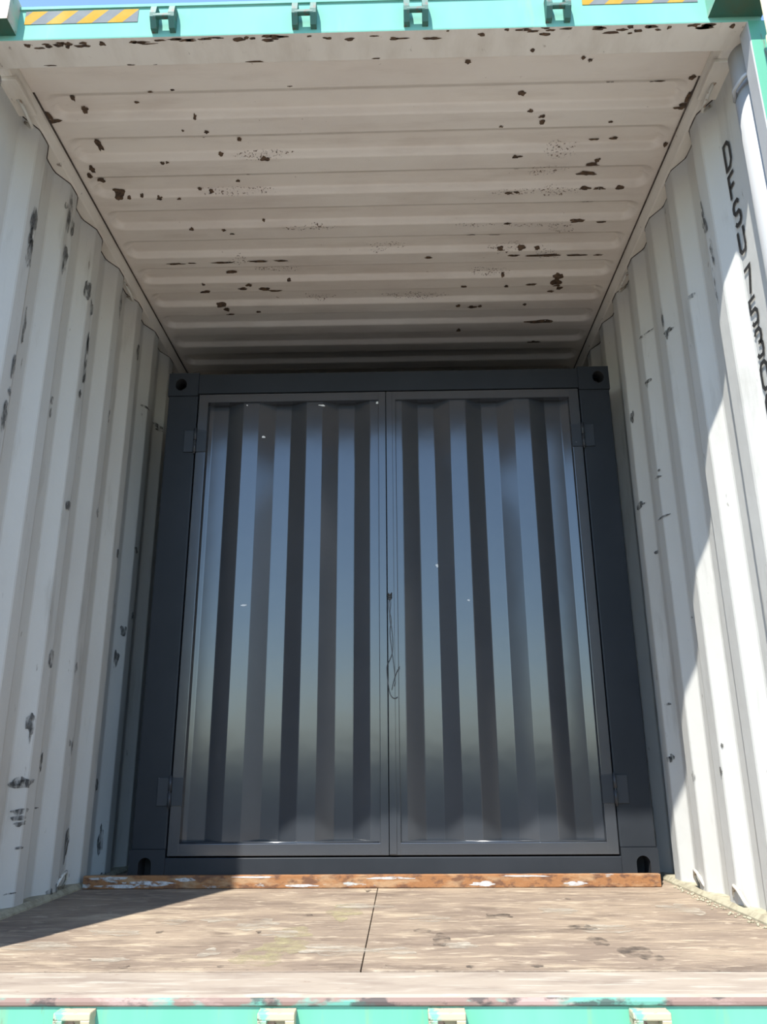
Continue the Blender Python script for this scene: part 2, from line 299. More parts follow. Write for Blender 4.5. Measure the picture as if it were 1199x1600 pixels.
WL = [(0.472,2.293,0.0252,0.0746),(0.478,2.151,0.0207,0.054),(0.469,2.218,0.0166,0.0493),(0.58,1.934,0.0104,0.062),(0.485,1.72,0.0119,0.0515),(0.483,1.632,0.0098,0.0185),(0.474,1.529,0.0192,0.041),(0.474,1.574,0.0116,0.0229),(0.723,2.518,0.0258,0.0828),(0.731,2.318,0.0203,0.0678),(0.758,2.485,0.0158,0.0445),(0.695,2.54,0.0101,0.0165),(0.977,2.338,0.0239,0.0468),(1.016,2.286,0.0183,0.0353),(1.022,2.065,0.012,0.1301),(1.03,1.967,0.012,0.0344),(1.024,2.11,0.0091,0.0726),(0.853,1.781,0.0124,0.0214),(0.856,1.73,0.0099,0.0213),(1.007,1.883,0.0117,0.0198),(1.596,2.4,0.0259,0.0416),(1.32,2.495,0.015,0.0977),(1.327,1.932,0.0143,0.0373),(1.795,2.197,0.0465,0.0072),(2.047,2.207,0.0516,0.0114),(2.062,2.187,0.0315,0.0076),(1.04,0.837,0.0323,0.036),(0.959,0.605,0.0195,0.0366),(0.963,0.558,0.0073,0.0292),(0.963,0.407,0.0529,0.0167),(0.958,0.401,0.0524,0.0143),(0.963,0.314,0.038,0.0118),(0.97,0.293,0.0336,0.0095),(0.97,0.275,0.0287,0.0094),(1.135,0.474,0.0131,0.0358),(1.02,1.414,0.0225,0.0217),(1.27,0.822,0.0125,0.0276),(1.315,1.483,0.0102,0.0238),(1.765,0.923,0.0161,0.0449),(1.791,1.058,0.0169,0.0327),(1.859,1.139,0.0179,0.0201),(1.829,1.452,0.0272,0.017),(1.59,1.373,0.0198,0.0191),(1.707,0.386,0.022,0.0241),(1.774,0.164,0.0153,0.0602),(1.452,0.167,0.0124,0.0329),(1.452,0.19,0.0186,0.0384),(1.326,0.036,0.0298,0.0208),(1.263,0.023,0.0229,0.0178),(0.963,0.063,0.0277,0.0028),(0.976,0.199,0.0239,0.0047),(1.286,0.545,0.0123,0.0135),(1.44,0.145,0.0092,0.0545),(1.314,0.534,0.0062,0.0327),(1.139,0.317,0.0206,0.003),(1.804,0.01,0.0235,0.021)]
WR = [(0.487,2.285,0.0097,0.054),(0.481,2.215,0.0144,0.0292),(0.461,2.122,0.0117,0.0358),(0.462,2.072,0.0093,0.0237),(0.693,2.075,0.0193,0.0103),(0.963,2.094,0.0264,0.0126),(0.969,2.072,0.01,0.0112),(1.215,2.24,0.0306,0.0031),(0.982,2.162,0.0103,0.0398),(1.252,2.237,0.0203,0.0062),(1.244,2.018,0.0235,0.0091),(1.255,2.009,0.008,0.0182),(1.246,1.608,0.0076,0.0058),(1.517,1.978,0.0137,0.0324),(1.468,1.319,0.016,0.0091),(1.165,0.98,0.0096,0.0053),(1.503,0.685,0.0159,0.0058),(1.524,0.468,0.0161,0.0142),(1.51,0.477,0.0158,0.0113),(1.256,0.407,0.0103,0.0208),(0.982,0.427,0.0086,0.0142),(0.964,0.509,0.0056,0.0095),(0.576,2.3,0.0073,0.0253),(0.476,1.969,0.0056,0.0708),(1.536,1.55,0.0453,0.0157),(1.262,1.583,0.0309,0.0058),(1.254,1.411,0.0528,0.0043)]
BX = [(-0.256,2.077,0.0203,0.0058),(-0.611,2.083,0.0043,0.0043),(-0.529,1.924,0.0087,0.0072),(-0.583,1.124,0.0174,0.0058),(0.268,1.3,0.0072,0.0116),(0.4,1.135,0.0072,0.0043),(0.006,2.085,0.0116,0.0072),(0.115,2.096,0.0116,0.0072),(-0.94,0.777,0.0058,0.0043),(-0.696,0.121,0.0058,0.0064)]
FW = [(-0.332,0.773,0.0577,0.0799),(-0.247,0.649,0.0584,0.054),(-0.4,0.408,0.0263,0.0436),(-0.731,0.673,0.0745,0.0462),(-0.478,0.868,0.0501,0.0431),(0.197,0.868,0.0691,0.0429),(-0.084,0.442,0.0912,0.0673),(-0.607,0.828,0.0356,0.0418),(-0.868,0.48,0.086,0.0625),(0.082,0.426,0.0491,0.0441),(-0.628,0.333,0.0478,0.0271),(0.686,0.701,0.0729,0.0746),(0.596,1.009,0.0619,0.0713),(0.998,1.038,0.062,0.0968),(0.249,0.485,0.0503,0.0388),(-0.054,1.107,0.0868,0.0513)]
FY = [(-0.224,0.489,0.0595,0.1096),(-0.263,0.33,0.0552,0.0674),(-0.209,0.639,0.0454,0.1072),(-0.251,0.4,0.0489,0.072),(-0.089,0.997,0.0521,0.1422)]
FD = [(-0.563,0.255,0.0123,0.0188),(-0.334,0.259,0.0076,0.0126),(-1.111,1.352,0.0241,0.0458),(-0.601,0.671,0.0111,0.0184),(-0.316,0.677,0.0074,0.0185),(-0.329,0.422,0.0099,0.0221),(-0.202,0.941,0.0102,0.0228),(0.068,0.269,0.0137,0.0126),(0.256,0.255,0.009,0.0124),(0.414,0.26,0.0135,0.0125),(0.153,0.68,0.022,0.0276),(0.622,0.544,0.0273,0.0652),(0.599,0.721,0.0461,0.038),(0.69,0.391,0.0476,0.0849),(0.202,0.549,0.0242,0.0822),(0.398,0.909,0.0499,0.0442),(0.679,1.24,0.0089,0.021),(-0.036,1.452,0.0122,0.0324),(-0.307,0.103,0.0056,0.0106),(-0.01,0.091,0.0083,0.0105)]
DOOR_L = 118

# ------------------------------------------------------------------ the large container: setting
YEND = 6.0; PIT = 0.278; Y0 = 0.286
def wx(y):                                     # wall corrugation: distance of the sheet from the middle
    if y < Y0: return 1.212
    t = (y-Y0) % PIT
    if t < 0.070: return 1.212
    if t < 0.138: return 1.212-0.036*(t-0.070)/0.068
    if t < 0.210: return 1.176
    return 1.176+0.036*(t-0.210)/0.068
def wall(name, s, marks):
    bm = bmesh.new(); ys = [0.19, 0.24]
    k = 0
    while Y0+k*PIT < YEND:
        b = Y0+k*PIT
        for t in (0, 0.066, 0.0740, 0.134, 0.142, 0.206, 0.214, 0.274):
            if b+t < YEND: ys.append(b+t)
        k += 1
    ys.append(YEND)
    # rounded creases: average the profile over a few millimetres
    wr = lambda y: (wx(y-0.004)+wx(y)+wx(y+0.004))/3
    zs = [0.0, 0.05, 0.5, 1.0, 1.5, 2.0, 2.4, 2.655]
    g = [[bm.verts.new((s*(wr(y) + 0.0022*noise.noise(Vector((y*2.1, z*1.7, s*5)))), y, z)) for z in zs] for y in ys]
    for i in range(len(ys)-1):
        for j in range(len(zs)-1):
            f = bm.faces.new((g[i][j], g[i+1][j], g[i+1][j+1], g[i][j+1])); f.material_index = 0
    geo = bmesh.ops.extrude_face_region(bm, geom=list(bm.faces))     # sheet thickness, outwards
    bmesh.ops.translate(bm, verts=[v for v in geo['geom'] if isinstance(v, bmesh.types.BMVert)], vec=(s*0.004, 0, 0))
    bmesh.ops.recalc_face_normals(bm, faces=bm.faces)
    rnd = random.Random(7)
    f3 = lambda a, b: (s*(wr(a)-0.0035), a, b)
    for (a, b, ra, rb) in marks: blob(bm, f3, a, b, ra*1.15, rb*1.15, 1, rnd, seg=18)
    return struct(link(name, bm, ['wall', 'scuff'], weld=False))
wall_left = wall('wall_left', -1, WL)
wall_right = wall('wall_right', 1, WR)

# stencilled characters on the right wall, built as thick strokes (unit cell 1 wide, 1 high; 0,0 bottom left)
GL = {
 'D': [[(0, 0), (0, 1), (0.62, 1), (1, 0.8), (1, 0.2), (0.62, 0), (0, 0)]],
 'F': [[(0, 0), (0, 1), (1, 1)], [(0, 0.52), (0.8, 0.52)]],
 'S': [[(0, 0.14), (0.2, 0), (0.75, 0), (1, 0.14), (1, 0.36), (0.8, 0.5), (0.2, 0.52), (0, 0.66), (0, 0.86), (0.22, 1), (0.78, 1), (1, 0.86)]],
 'U': [[(0, 1), (0, 0.18), (0.25, 0), (0.75, 0), (1, 0.18), (1, 1)]],
 '7': [[(0, 1), (1, 1), (0.45, 0)]],
 '5': [[(1, 1), (0, 1), (0, 0.54), (0.72, 0.54), (1, 0.4), (1, 0.14), (0.75, 0), (0.2, 0), (0, 0.12)]],
 '3': [[(0, 0.86), (0.22, 1), (0.78, 1), (1, 0.86), (1, 0.66), (0.75, 0.52), (0.4, 0.52)], [(0.75, 0.52), (1, 0.38), (1, 0.14), (0.78, 0), (0.22, 0), (0, 0.14)]],
 '0': [[(0.25, 0), (0, 0.16), (0, 0.84), (0.25, 1), (0.75, 1), (1, 0.84), (1, 0.16), (0.75, 0), (0.25, 0)]],
 '6': [[(1, 0.86), (0.78, 1), (0.22, 1), (0, 0.84), (0, 0.16), (0.22, 0), (0.78, 0), (1, 0.14), (1, 0.4), (0.78, 0.54), (0, 0.54)]],
}
def lettering():
    bm = bmesh.new()
    slots = [('D', 2.430, 2.322), ('F', 2.306, 2.208), ('S', 2.196, 2.100), ('U', 2.090, 1.996), ('7', 1.944, 1.842), ('5', 1.833, 1.735),
             ('3', 1.724, 1.624), ('0', 1.612, 1.516), ('6', 1.505, 1.409)]
    yl, w, hw = 0.343, 0.040, 0.0066
    X = 1.212-0.003
    for ch, zt, zb in slots:
        zt -= 0.006; zb += 0.006
        for st in GL[ch]:
            P = [Vector((yl - w*u, zb + (zt-zb)*v)) for u, v in st]
            L = []; R_ = []
            closed = (P[0]-P[-1]).length < 1e-6
            Q = P[:-1] if closed else P
            n = len(Q)
            for i, p in enumerate(Q):
                a = Q[i-1] if (i > 0 or closed) else None; b = Q[(i+1) % n] if (i < n-1 or closed) else None
                ds = [(p-a).normalized()] if a is not None else []
                if b is not None: ds.append((b-p).normalized())
                nn = sum((Vector((-d.y, d.x)) for d in ds), Vector((0, 0)))
                nn.normalize(); k = hw/max(0.5, nn.dot(Vector((-ds[0].y, ds[0].x))))
                ext = Vector((0, 0))
                L.append(p+nn*k); R_.append(p-nn*k)
            va = [bm.verts.new((X, p.x, p.y)) for p in L]; vb = [bm.verts.new((X, p.x, p.y)) for p in R_]
            for i in range(n if closed else n-1):
                j = (i+1) % n
                bm.faces.new((va[i], va[j], vb[j], vb[i]))
    o = link('stencilled_lettering', bm, 'black', wall_right, weld=False)
    return o
lettering()

# roof sheet: pressed recesses with rounded ends
def roof_z(x, y):
    z = 2.702 if 0.2968 < y < 0.3012 else (2.686 if y < 0.299 else 2.692)
    i = round((y-0.375)/0.2045)
    if i >= 0 and y < YEND:
        c = 0.376+0.2045*i; hx = 1.128; hy = 0.064; r = 0.05
        dx = abs(x)-(hx-r); dy = abs(y-c)-(hy-r)
        d = math.hypot(max(dx, 0), max(dy, 0)) + min(max(dx, dy), 0) - r
        wd = 0.026 if y > c else 0.033
        t = min(1, max(0, -d/wd))
        if y > c: t = t*t*(3-2*t)
        z += 0.024*t
    return z
bm = bmesh.new()
xs = [-1.19, -1.16, -1.145] + [-1.135+0.008*k for k in range(14)] + [-1.0, -0.8, -0.6, -0.4, -0.2, 0.0]
xs = xs + [-x for x in reversed(xs[:-1])]
ys = [0.09, 0.2, 0.2962, 0.2967, 0.2970, 0.3010, 0.3014] ; y = 0.303
while y < 2.6: ys.append(y); y += 0.0035
ys += [2.6+0.0102*k for k in range(1, int((YEND-2.6)/0.0102))] + [YEND]
sag = lambda x, y: 0.0018*noise.noise(Vector((x*1.3, y*2.0, 3.3)))
g = [[bm.verts.new((x, y, roof_z(x, y)+sag(x, y))) for x in xs] for y in ys]
for i in range(len(ys)-1):
    for j in range(len(xs)-1): bm.faces.new((g[i][j], g[i+1][j], g[i+1][j+1], g[i][j+1])).smooth = True
top = [bm.verts.new(p) for p in ((-1.19, 0.09, 2.722), (1.19, 0.09, 2.722), (1.19, YEND, 2.722), (-1.19, YEND, 2.722))]
bm.faces.new(top)
rnd = random.Random(11)
f3 = lambda a, b: (a, b, roof_z(a, b)+sag(a, b)-0.0030)
for n_, (a, b, ra, rb) in enumerate(CEIL): blob(bm, f3, a, b, ra*1.1, max(rb*1.1, 0.003), 1, rnd, rings=3, seg=16)
for (a, b, ra, rb) in ((0.78, 0.86, 0.10, 0.03), (0.80, 1.28, 0.07, 0.05), (0.62, 1.24, 0.12, 0.03), (0.74, 0.64, 0.08, 0.05), (0.70, 0.75, 0.09, 0.05),
                       (0.72, 1.07, 0.16, 0.015), (0.84, 1.10, 0.06, 0.05), (0.60, 0.86, 0.15, 0.02), (0.55, 1.43, 0.15, 0.03), (-0.45, 1.38, 0.12, 0.03), (-0.62, 1.28, 0.06, 0.04),
                       (-0.55, 0.83, 0.2, 0.02), (-0.40, 0.63, 0.14, 0.02), (0.05, 1.22, 0.12, 0.03), (-0.25, 1.06, 0.15, 0.02), (0.2, 1.62, 0.2, 0.03), (-0.3, 1.62, 0.1, 0.03), (0.45, 1.06, 0.1, 0.015)):
    blob(bm, f3, a, b, ra, rb, 2, rnd, rings=6, seg=28)
struct(link('ceiling', bm, ['ceiling', 'rustspot', 'rustsand'], weld=False))

# floor: plywood sheets, stains as patches of their own
bm = bmesh.new()
fs = []
for (x0, x1, y0, y1) in ((-1.17, -0.0015, 0.222, YEND), (0.0015, 1.17, 0.222, YEND)):
    box(bm, x0, x1, y0, y1, -0.028, 0.0, 0.0012)
bmesh.ops.recalc_face_normals(bm, faces=bm.faces)
rnd = random.Random(5); lay = [0.0006]
def f3(a, b): return (a, max(b, 0.225), lay[0])
for i, (L_, mi) in enumerate(((FY, 2), (FW, 1), (FD, 3))):
    for (a, b, ra, rb) in L_:
        lay[0] += 0.00003
        if abs(a) > 1.1: continue
        blob(bm, f3, a, b, ra*1.3, rb*1.3, mi, rnd, rings=3, seg=20)
struct(link('floor', bm, ['floor', 'whitewear', 'yellowwear', 'darkwear'], weld=False))
# back wall, far behind the smaller container
bm = bmesh.new(); box(bm, -1.22, 1.22, YEND, YEND+0.04, -0.03, 2.72); struct(link('wall_back', bm, 'wall'))

# trim_1: header beam over the opening
bm = bmesh.new()
prof = [(0.0, 2.585), (0.001, 2.581), (0.033, 2.581), (0.035, 2.585), (0.105, 2.585), (0.107, 2.587), (0.107, 2.70), (0.10, 2.711), (-0.004, 2.711), (-0.005, 2.699), (0.0, 2.698)]
def him(a, b): return 1 if max(a[0], b[0]) < 0.0015 and min(a[1], b[1]) > 2.578 else 0
extrude_profile(bm, prof, -1.215, 1.215, him, axis='x')
bmesh.ops.recalc_face_normals(bm, faces=bm.faces)
rnd = random.Random(3)
f3 = lambda a, b: (a, min(max(b, 0.002), 0.104), 2.5840 if b > 0.035 else 2.5800)
for (a, b, ra, rb) in SOF: blob(bm, f3, a, b, ra, rb, 2, rnd, seg=16)
for k in range(46):
    blob(bm, f3, rnd.uniform(-1.1, 1.1), rnd.uniform(0.006, 0.03), rnd.uniform(0.008, 0.035), rnd.uniform(0.003, 0.008), 2, rnd)
header = struct(link('trim_1', bm, ['trimwhite', 'header', 'rustspot'], weld=False))

# trim_2: door sill with its threshold plate
bm = bmesh.new()
prof = [(0.219, -0.030), (0.219, -0.003), (0.100, -0.002), (0.094, 0.000), (0.040, 0.000), (0.030, 0.003), (0.012, 0.003), (0.003, -0.001), (0.000, -0.008), (0.000, -0.014), (0.006, -0.018), (0.006, -0.25), (0.08, -0.25), (0.08, -0.030)]
def sim(a, b):
    if max(a[0], b[0]) <= 0.0065 and min(a[1], b[1]) < -0.1: return 1
    if max(a[0], b[0]) <= 0.0065 : return 2
    return 0
extrude_profile(bm, prof, -1.215, 1.215, sim, axis='x')
bmesh.ops.recalc_face_normals(bm, faces=bm.faces)
struct(link('trim_2', bm, ['sillplate', 'mint', 'chipline'], weld=False))

# trim_3 / trim_4: corner posts
def post(name, s):
    P = [(1.219, -0.0), (1.197, -0.0), (1.174, -0.0), (1.171, 0.003), (1.171, 0.052), (1.174, 0.056), (1.196, 0.062)]
    for k in range(15):
        a = math.radians(200+(-1)*0) - math.radians(0)
        t = math.radians(-62 + 124*k/14)
        P.append((1.226-0.060*math.cos(t), 0.122+0.060*math.sin(t)))
    P += [(1.212, 0.182), (1.212, 0.20), (1.224, 0.20), (1.224, 0.0)]
    bm = bmesh.new()
    extrude_profile(bm, [(s*a, b) for a, b in P], -0.03, 2.584, lambda a, b: 1 if max(a[1], b[1]) < 0.0005 else 0)
    bmesh.ops.recalc_face_normals(bm, faces=bm.faces)
    for f in bm.faces:
        if abs(f.normal.z) < 0.5 and 0.063 < f.calc_center_median().y < 0.18: f.smooth = True
    return struct(link(name, bm, ['post', 'mint'], weld=False))
post('trim_3', -1); post('trim_4', 1)

# trim_5 / trim_6: top side rails; trim_7 / trim_8: bottom side rails
def toprail(name, s):
    bm = bmesh.new()
    P = [(1.222, 2.645), (1.172, 2.645), (1.166, 2.649), (1.152, 2.672), (1.150, 2.683), (1.222, 2.7185)]
    extrude_profile(bm, [(0, 0)]*0 + P, 0.10, YEND) if False else None
    A = [bm.verts.new((s*a, 0.105, b)) for a, b in P]; B = [bm.verts.new((s*a, YEND, b)) for a, b in P]
    for i in range(len(P)): j = (i+1) % len(P); bm.faces.new((A[i], A[j], B[j], B[i]))
    bm.faces.new(A); bm.faces.new(B)
    # end gusset plate by the header
    box(bm, min(s*1.150, s*1.222), max(s*1.150, s*1.222), 0.19, 0.345, 2.630, 2.646, 0.002)
    rail = struct(link(name, bm, 'trimwhite'))
    bm = bmesh.new(); tube(bm, [(s*1.1500, 0.30+0.4*k, 2.6880) for k in range(15) if 0.30+0.4*k < YEND], 0.0042, 8); link('sealant_bead', bm, 'sealant', rail)
    bm = bmesh.new(); tube(bm, [(s*(wx(0.36+0.02*k)-0.001), 0.36+0.02*k, 2.6440) for k in range(140)], 0.0022, 6); link('wall_seam', bm, 'sealant', rail)
    return rail
toprail('trim_5', -1); toprail('trim_6', 1)
def botrail(name, s):
    bm = bmesh.new()
    P = [(1.216, 0.022), (1.176, 0.020), (1.160, 0.006), (1.156, -0.02), (1.216, -0.02)]
    A = [bm.verts.new((s*a, 0.19, b)) for a, b in P]; B = [bm.verts.new((s*a, YEND, b)) for a, b in P]
    for i in range(len(P)): j = (i+1) % len(P); bm.faces.new((A[i], A[j], B[j], B[i]))
    bm.faces.new(A); bm.faces.new(B)
    return struct(link(name, bm, 'dirt'))
botrail('trim_7', -1); botrail('trim_8', 1)

# container doors, swung open outside the opening
def outer_door(name, s, ang, w=1.15):
    sg = -s                                     # local y of the inner face side
    """leaf hinged at the outer edge of the post; ang = how far it is opened from closed"""
    bm = bmesh.new(); n = 5
    xs = [0.0, 0.06]; k = 0.06
    pts = [(0.0, 0.0), (0.07, 0.0)]
    for i in range(5):
        b = 0.07+0.205*i
        pts += [(b+0.06, 0.0), (b+0.10, 0.032), (b+0.17, 0.032), (b+0.205, 0.0)]
    pts += [(w, 0.0)]
    front = pts; back = [(a, b+0.006) for a, b in pts]
    loop = front + back[::-1]
    lo = [bm.verts.new((a, b, 0.02)) for a, b in loop]; hi = [bm.verts.new((a, b, 2.56)) for a, b in loop]
    m = len(loop)
    for i in range(m): j = (i+1) % m; bm.faces.new((lo[i], lo[j], hi[j], hi[i]))
    bm.faces.new(lo); bm.faces.new(hi)
    for (a0, a1, z0, z1) in ((0.0, 0.06, 0.0, 2.60), (w-0.06, w, 0.0, 2.60), (0.0, w, 0.0, 0.09), (0.0, w, 2.51, 2.60)):
        box(bm, a0, a1, -0.006, 0.045, z0, z1, 0.003)
    def fl(bm_):
        if sg < 0: bmesh.ops.scale(bm_, vec=(1, -1, 1), verts=bm_.verts)
        return bm_
    d = struct(link(name, fl(bm), 'post'))
    bm = bmesh.new()
    for off in (0.22, 0.85): tube(bm, [(off, -0.03, 0.05), (off, -0.03, 2.62)], 0.017, 12)
    link('locking_bar', fl(bm), 'rod', d)
    bm = bmesh.new()
    box(bm, -0.012, 0.012, 0.0, 0.05, 0.0, 2.60, 0.003); box(bm, w-0.012, w+0.012, 0.0, 0.05, 0.0, 2.60, 0.003)
    link('gasket', fl(bm), 'rubber', d)
    bm = bmesh.new()
    tube(bm, [(-0.020, 0.045, 0.0), (-0.020, 0.045, 2.60)], 0.015, 12)
    for z in (0.25, 0.95, 1.65, 2.35):
        tube(bm, [(-0.020, 0.045, z-0.07), (-0.020, 0.045, z+0.07)], 0.020, 12)
        box(bm, -0.012, 0.10, -0.014, -0.004, z-0.06, z+0.06, 0.002)
    link('hinge_blade', fl(bm), 'rod', d)
    # local +x runs from hinge to free edge; closed leaf would run towards the middle
    if s > 0:
        d.scale = (1, 1, 1); d.location = (1.232, -0.097, 0.0); d.rotation_euler = (0, 0, math.pi+math.radians(ang))
    else:
        d.location = (-1.235, -0.03, 0); d.rotation_euler = (0, 0, -math.radians(ang))
    return d
door_left = outer_door('door_1', -1, DOOR_L)
door_right = outer_door('door_2', 1, 112)

# yard the container stands on
bm = bmesh.new()
v = [bm.verts.new(p) for p in ((-60, -60, 0), (60, -60, 0), (60, 60, 0), (-60, 60, 0))]; bm.faces.new(v)
gr = struct(link('ground', bm, 'ground')); gr.location = (0, 0, -1.25)
bm = bmesh.new(); box(bm, -3.5, 3.5, -3.4, 7, -1.30, -1.235, 0.0); struct(link('bounce_pad', bm, 'pad'))  # added pad, its pale top bounces sunlight up to the ceiling
# unseen dark block added behind the camera, for the doors to reflect
bm = bmesh.new(); box(bm, -40, 40, -30, -26, -1.25, 1.15, 0.02); struct(link('wall_reflected', bm, 'farwall'))
# chassis beams that carry the container above the yard
for i, x in enumerate((-0.55, 0.55)):
    bm = bmesh.new(); box(bm, x-0.07, x+0.07, 0.3, YEND, -1.235, -0.25, 0.004)
    struct(link('trim_%d' % (9+i), bm, 'dark'))

# ------------------------------------------------------------------ fixtures of the large container
# corner castings at both ends of the header
def casting(s, label):
    t = thing('corner_casting', label, 'corner casting', (s*1.138, 0.0, 2.600), 'corner castings at the ends of the header')
    bm = bmesh.new(); x0, x1, z0, z1 = -0.081, 0.081, 0.0, 0.122
    holed_plate(bm, (x0, x1, z0, z1), stadium(0, 0.030, 0.092, 0.028), -0.060, 0.05)
    a = [bm.verts.new(p) for p in ((x0, -0.06, z0), (x1, -0.06, z0), (x1, -0.06, z1), (x0, -0.06, z1))]
    b = [bm.verts.new(p) for p in ((x0, 0.10, z0), (x1, 0.10, z0), (x1, 0.10, z1), (x0, 0.10, z1))]
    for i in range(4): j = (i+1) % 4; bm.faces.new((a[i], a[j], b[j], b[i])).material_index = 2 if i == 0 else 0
    bm.faces.new(b)
    link('casting_body', bm, ['casting', 'dark', 'darkgreen'], t)
    return t
casting(-1, 'rusty green steel corner casting at the left end of the header')
casting(1, 'shadowed dark green corner casting at the right end of the header')

# cam keepers: U-shaped brackets on the header, upside down on the sill
def keeper_mesh(flip, m):
    bm = bmesh.new(); s = -1 if flip else 1
    for sx in (-1, 1):
        # lug plate with a slanted nose
        x0, x1 = (sx*0.037, sx*0.019)
        P = [(0.0, -0.028), (-0.016, -0.026), (-0.034, 0.002), (-0.036, 0.016), (-0.030, 0.046), (-0.020, 0.054), (0.0, 0.054)]
        if flip: P = [(0.0, 0.0), (-0.030, 0.004), (-0.036, 0.016), (-0.030, 0.046), (-0.020, 0.054), (0.0, 0.054)]
        A = [bm.verts.new((x0, y, s*z)) for y, z in P]; B = [bm.verts.new((x1, y, s*z)) for y, z in P]
        for i in range(len(P)): j = (i+1) % len(P); bm.faces.new((A[i], A[j], B[j], B[i]))
        bm.faces.new(A); bm.faces.new(B)
    if flip:
        box(bm, -0.038, 0.038, -0.036, 0.0, -0.015, 0.0, 0.003); box(bm, -0.026, 0.026, -0.004, 0.0, -0.060, -0.010, 0.001)
    else:
        box(bm, -0.030, 0.030, -0.035, -0.020, 0.002, 0.015, 0.003)
    return bm
def keepers(name_xs, z, flip, m, labels, group, y):
    t = tag(link('cam_keeper', keeper_mesh(flip, m), m), labels[0], 'cam keeper', group); t.location = (name_xs[0], y, z)
    for x, l in zip(name_xs[1:], labels[1:]): copy_tree(t, (x, y, z), l)
keepers([-0.598, -0.166, 0.174, 0.604], 2.622, False, 'keepergreen', [
    'green H-shaped cam keeper on header beside the left striped sticker', 'green H-shaped cam keeper on header, second from the left casting',
    'green H-shaped cam keeper on header, second from the right casting', 'green H-shaped cam keeper on header beside the right striped sticker'], 'cam keepers along the header', 0.0)
keepers([-0.572, -0.158, 0.186, 0.594], -0.020, True, 'keeper', [
    'worn cam keeper on the green sill, leftmost of the four below the floor', 'worn cam keeper on the green sill, left of the floor sheet joint',
    'worn cam keeper on the green sill, just right of the floor sheet joint', 'worn cam keeper on the green sill, rightmost of the four below the floor'], 'cam keepers along the sill', 0.006)

# hazard stickers on the header
def sticker(x0, x1, z0, z1, label, n=4, ph=0.0):
    bm = bmesh.new(); y = -0.0016; w = (x1-x0)/(2*n-0.6); sl = (z1-z0)*0.95
    def para(a, b, mi):
        # slanted stripe clipped to the sticker
        poly = [(a, z0), (b, z0), (b+sl, z1), (a+sl, z1)]
        def clip(pl, xv, keep_less):
            out = []
            for i in range(len(pl)):
                p, q = pl[i], pl[(i+1) % len(pl)]
                ip = (p[0] <= xv) if keep_less else (p[0] >= xv); iq = (q[0] <= xv) if keep_less else (q[0] >= xv)
                if ip: out.append(p)
                if ip != iq: t = (xv-p[0])/(q[0]-p[0]); out.append((xv, p[1]+t*(q[1]-p[1])))
            return out
        poly = clip(poly, x1, True); poly = clip(poly, x0, False) if poly else poly
        if len(poly) >= 3: bm.faces.new([bm.verts.new((p[0], y, p[1])) for p in poly]).material_index = mi
    a = x0-w*3+ph; k = 0
    while a < x1: para(a, a+w, k % 2); a += w; k += 1
    bmesh.ops.remove_doubles(bm, verts=bm.verts, dist=1e-5)
    geo = bmesh.ops.extrude_face_region(bm, geom=list(bm.faces))
    bmesh.ops.translate(bm, verts=[v for v in geo['geom'] if isinstance(v, bmesh.types.BMVert)], vec=(0, 0.0014, 0))
    return tag(link('hazard_sticker', bm, ['yellow', 'grey']), label, 'sticker', 'striped hazard stickers on the header')
sticker(-1.037, -0.684, 2.642, 2.694, 'yellow and grey striped hazard sticker beside the left corner casting', ph=0.02)
sticker(0.684, 1.034, 2.663, 2.704, 'yellow and grey striped hazard sticker beside the right corner casting', ph=0.02)

# lashing rings: bent rods welded to the side rails
def lash(s, y, z, label, group, low=False, first=None):
    bm = bmesh.new()
    if not low: P = [(0.022, -0.045, 0.035), (0.0, -0.045, 0.012), (-0.012, -0.03, -0.012), (-0.014, 0.03, -0.026), (0.0, 0.045, -0.012), (0.024, 0.045, 0.012)]
    else: P = [(0.012, -0.045, -0.022), (0.0, -0.042, 0.0), (-0.008, -0.02, 0.030), (-0.006, 0.02, 0.040), (0.0, 0.042, 0.012), (0.014, 0.045, -0.018)]
    P = [(s*a, b, c) for a, b, c in P]
    tube(bm, P, 0.006, 8)
    o = tag(link('lashing_ring', bm, 'ring'), label, 'lashing ring', group); o.location = (s*1.176, y, z)
    return o
lash(-1, 0.32, 2.612, 'bent white lashing rod under the left top rail near the opening', 'lashing rings under the top rails')
lash(-1, 1.41, 2.614, 'small white lashing rod high on the left wall above the dark container', 'lashing rings under the top rails')
lash(1, 0.32, 2.612, 'bent white lashing rod under the right top rail near the opening', 'lashing rings under the top rails')
lash(1, 1.41, 2.614, 'small white lashing rod high on the right wall near the dark container', 'lashing rings under the top rails')
lash(-1, 1.36, 0.040, 'bent lashing rod at the foot of the left wall beside the rusty bar', 'lashing rings at the floor', low=True)
lash(1, 1.33, 0.040, 'lashing rod at the foot of the right wall beside the rusty bar end', 'lashing rings at the floor', low=True)
lash(1, 0.97, 0.034, 'lashing rod at the foot of the sunlit right wall nearer the sill', 'lashing rings at the floor', low=True)
# short lashing hook across the right post
bm = bmesh.new(); tube(bm, [(1.19, 0.05, 2.45), (1.166, 0.066, 2.437), (1.152, 0.105, 2.425), (1.170, 0.14, 2.418)], 0.007, 8)
tag(link('lashing_hook', bm, 'post'), 'short bent steel hook on the right corner post above the lettering', 'hook')

# dirt swept along the foot of the right wall: loose grains nobody could count
bm = bmesh.new(); rnd = random.Random(21)
for k in range(90):
    y = rnd.uniform(0.55, 1.5); r = rnd.uniform(0.002, 0.006)
    bmesh.ops.create_icosphere(bm, subdivisions=1, radius=r, matrix=Matrix.Translation((1.152-abs(rnd.gauss(0, 0.016)), y, r*0.55)) @ Matrix.Scale(0.7, 4, (0, 0, 1)))
d = tag(link('dirt_crumbs', bm, 'dirt'), 'sandy dirt crumbs along the foot of the right wall', 'dirt'); d['kind'] = 'stuff'

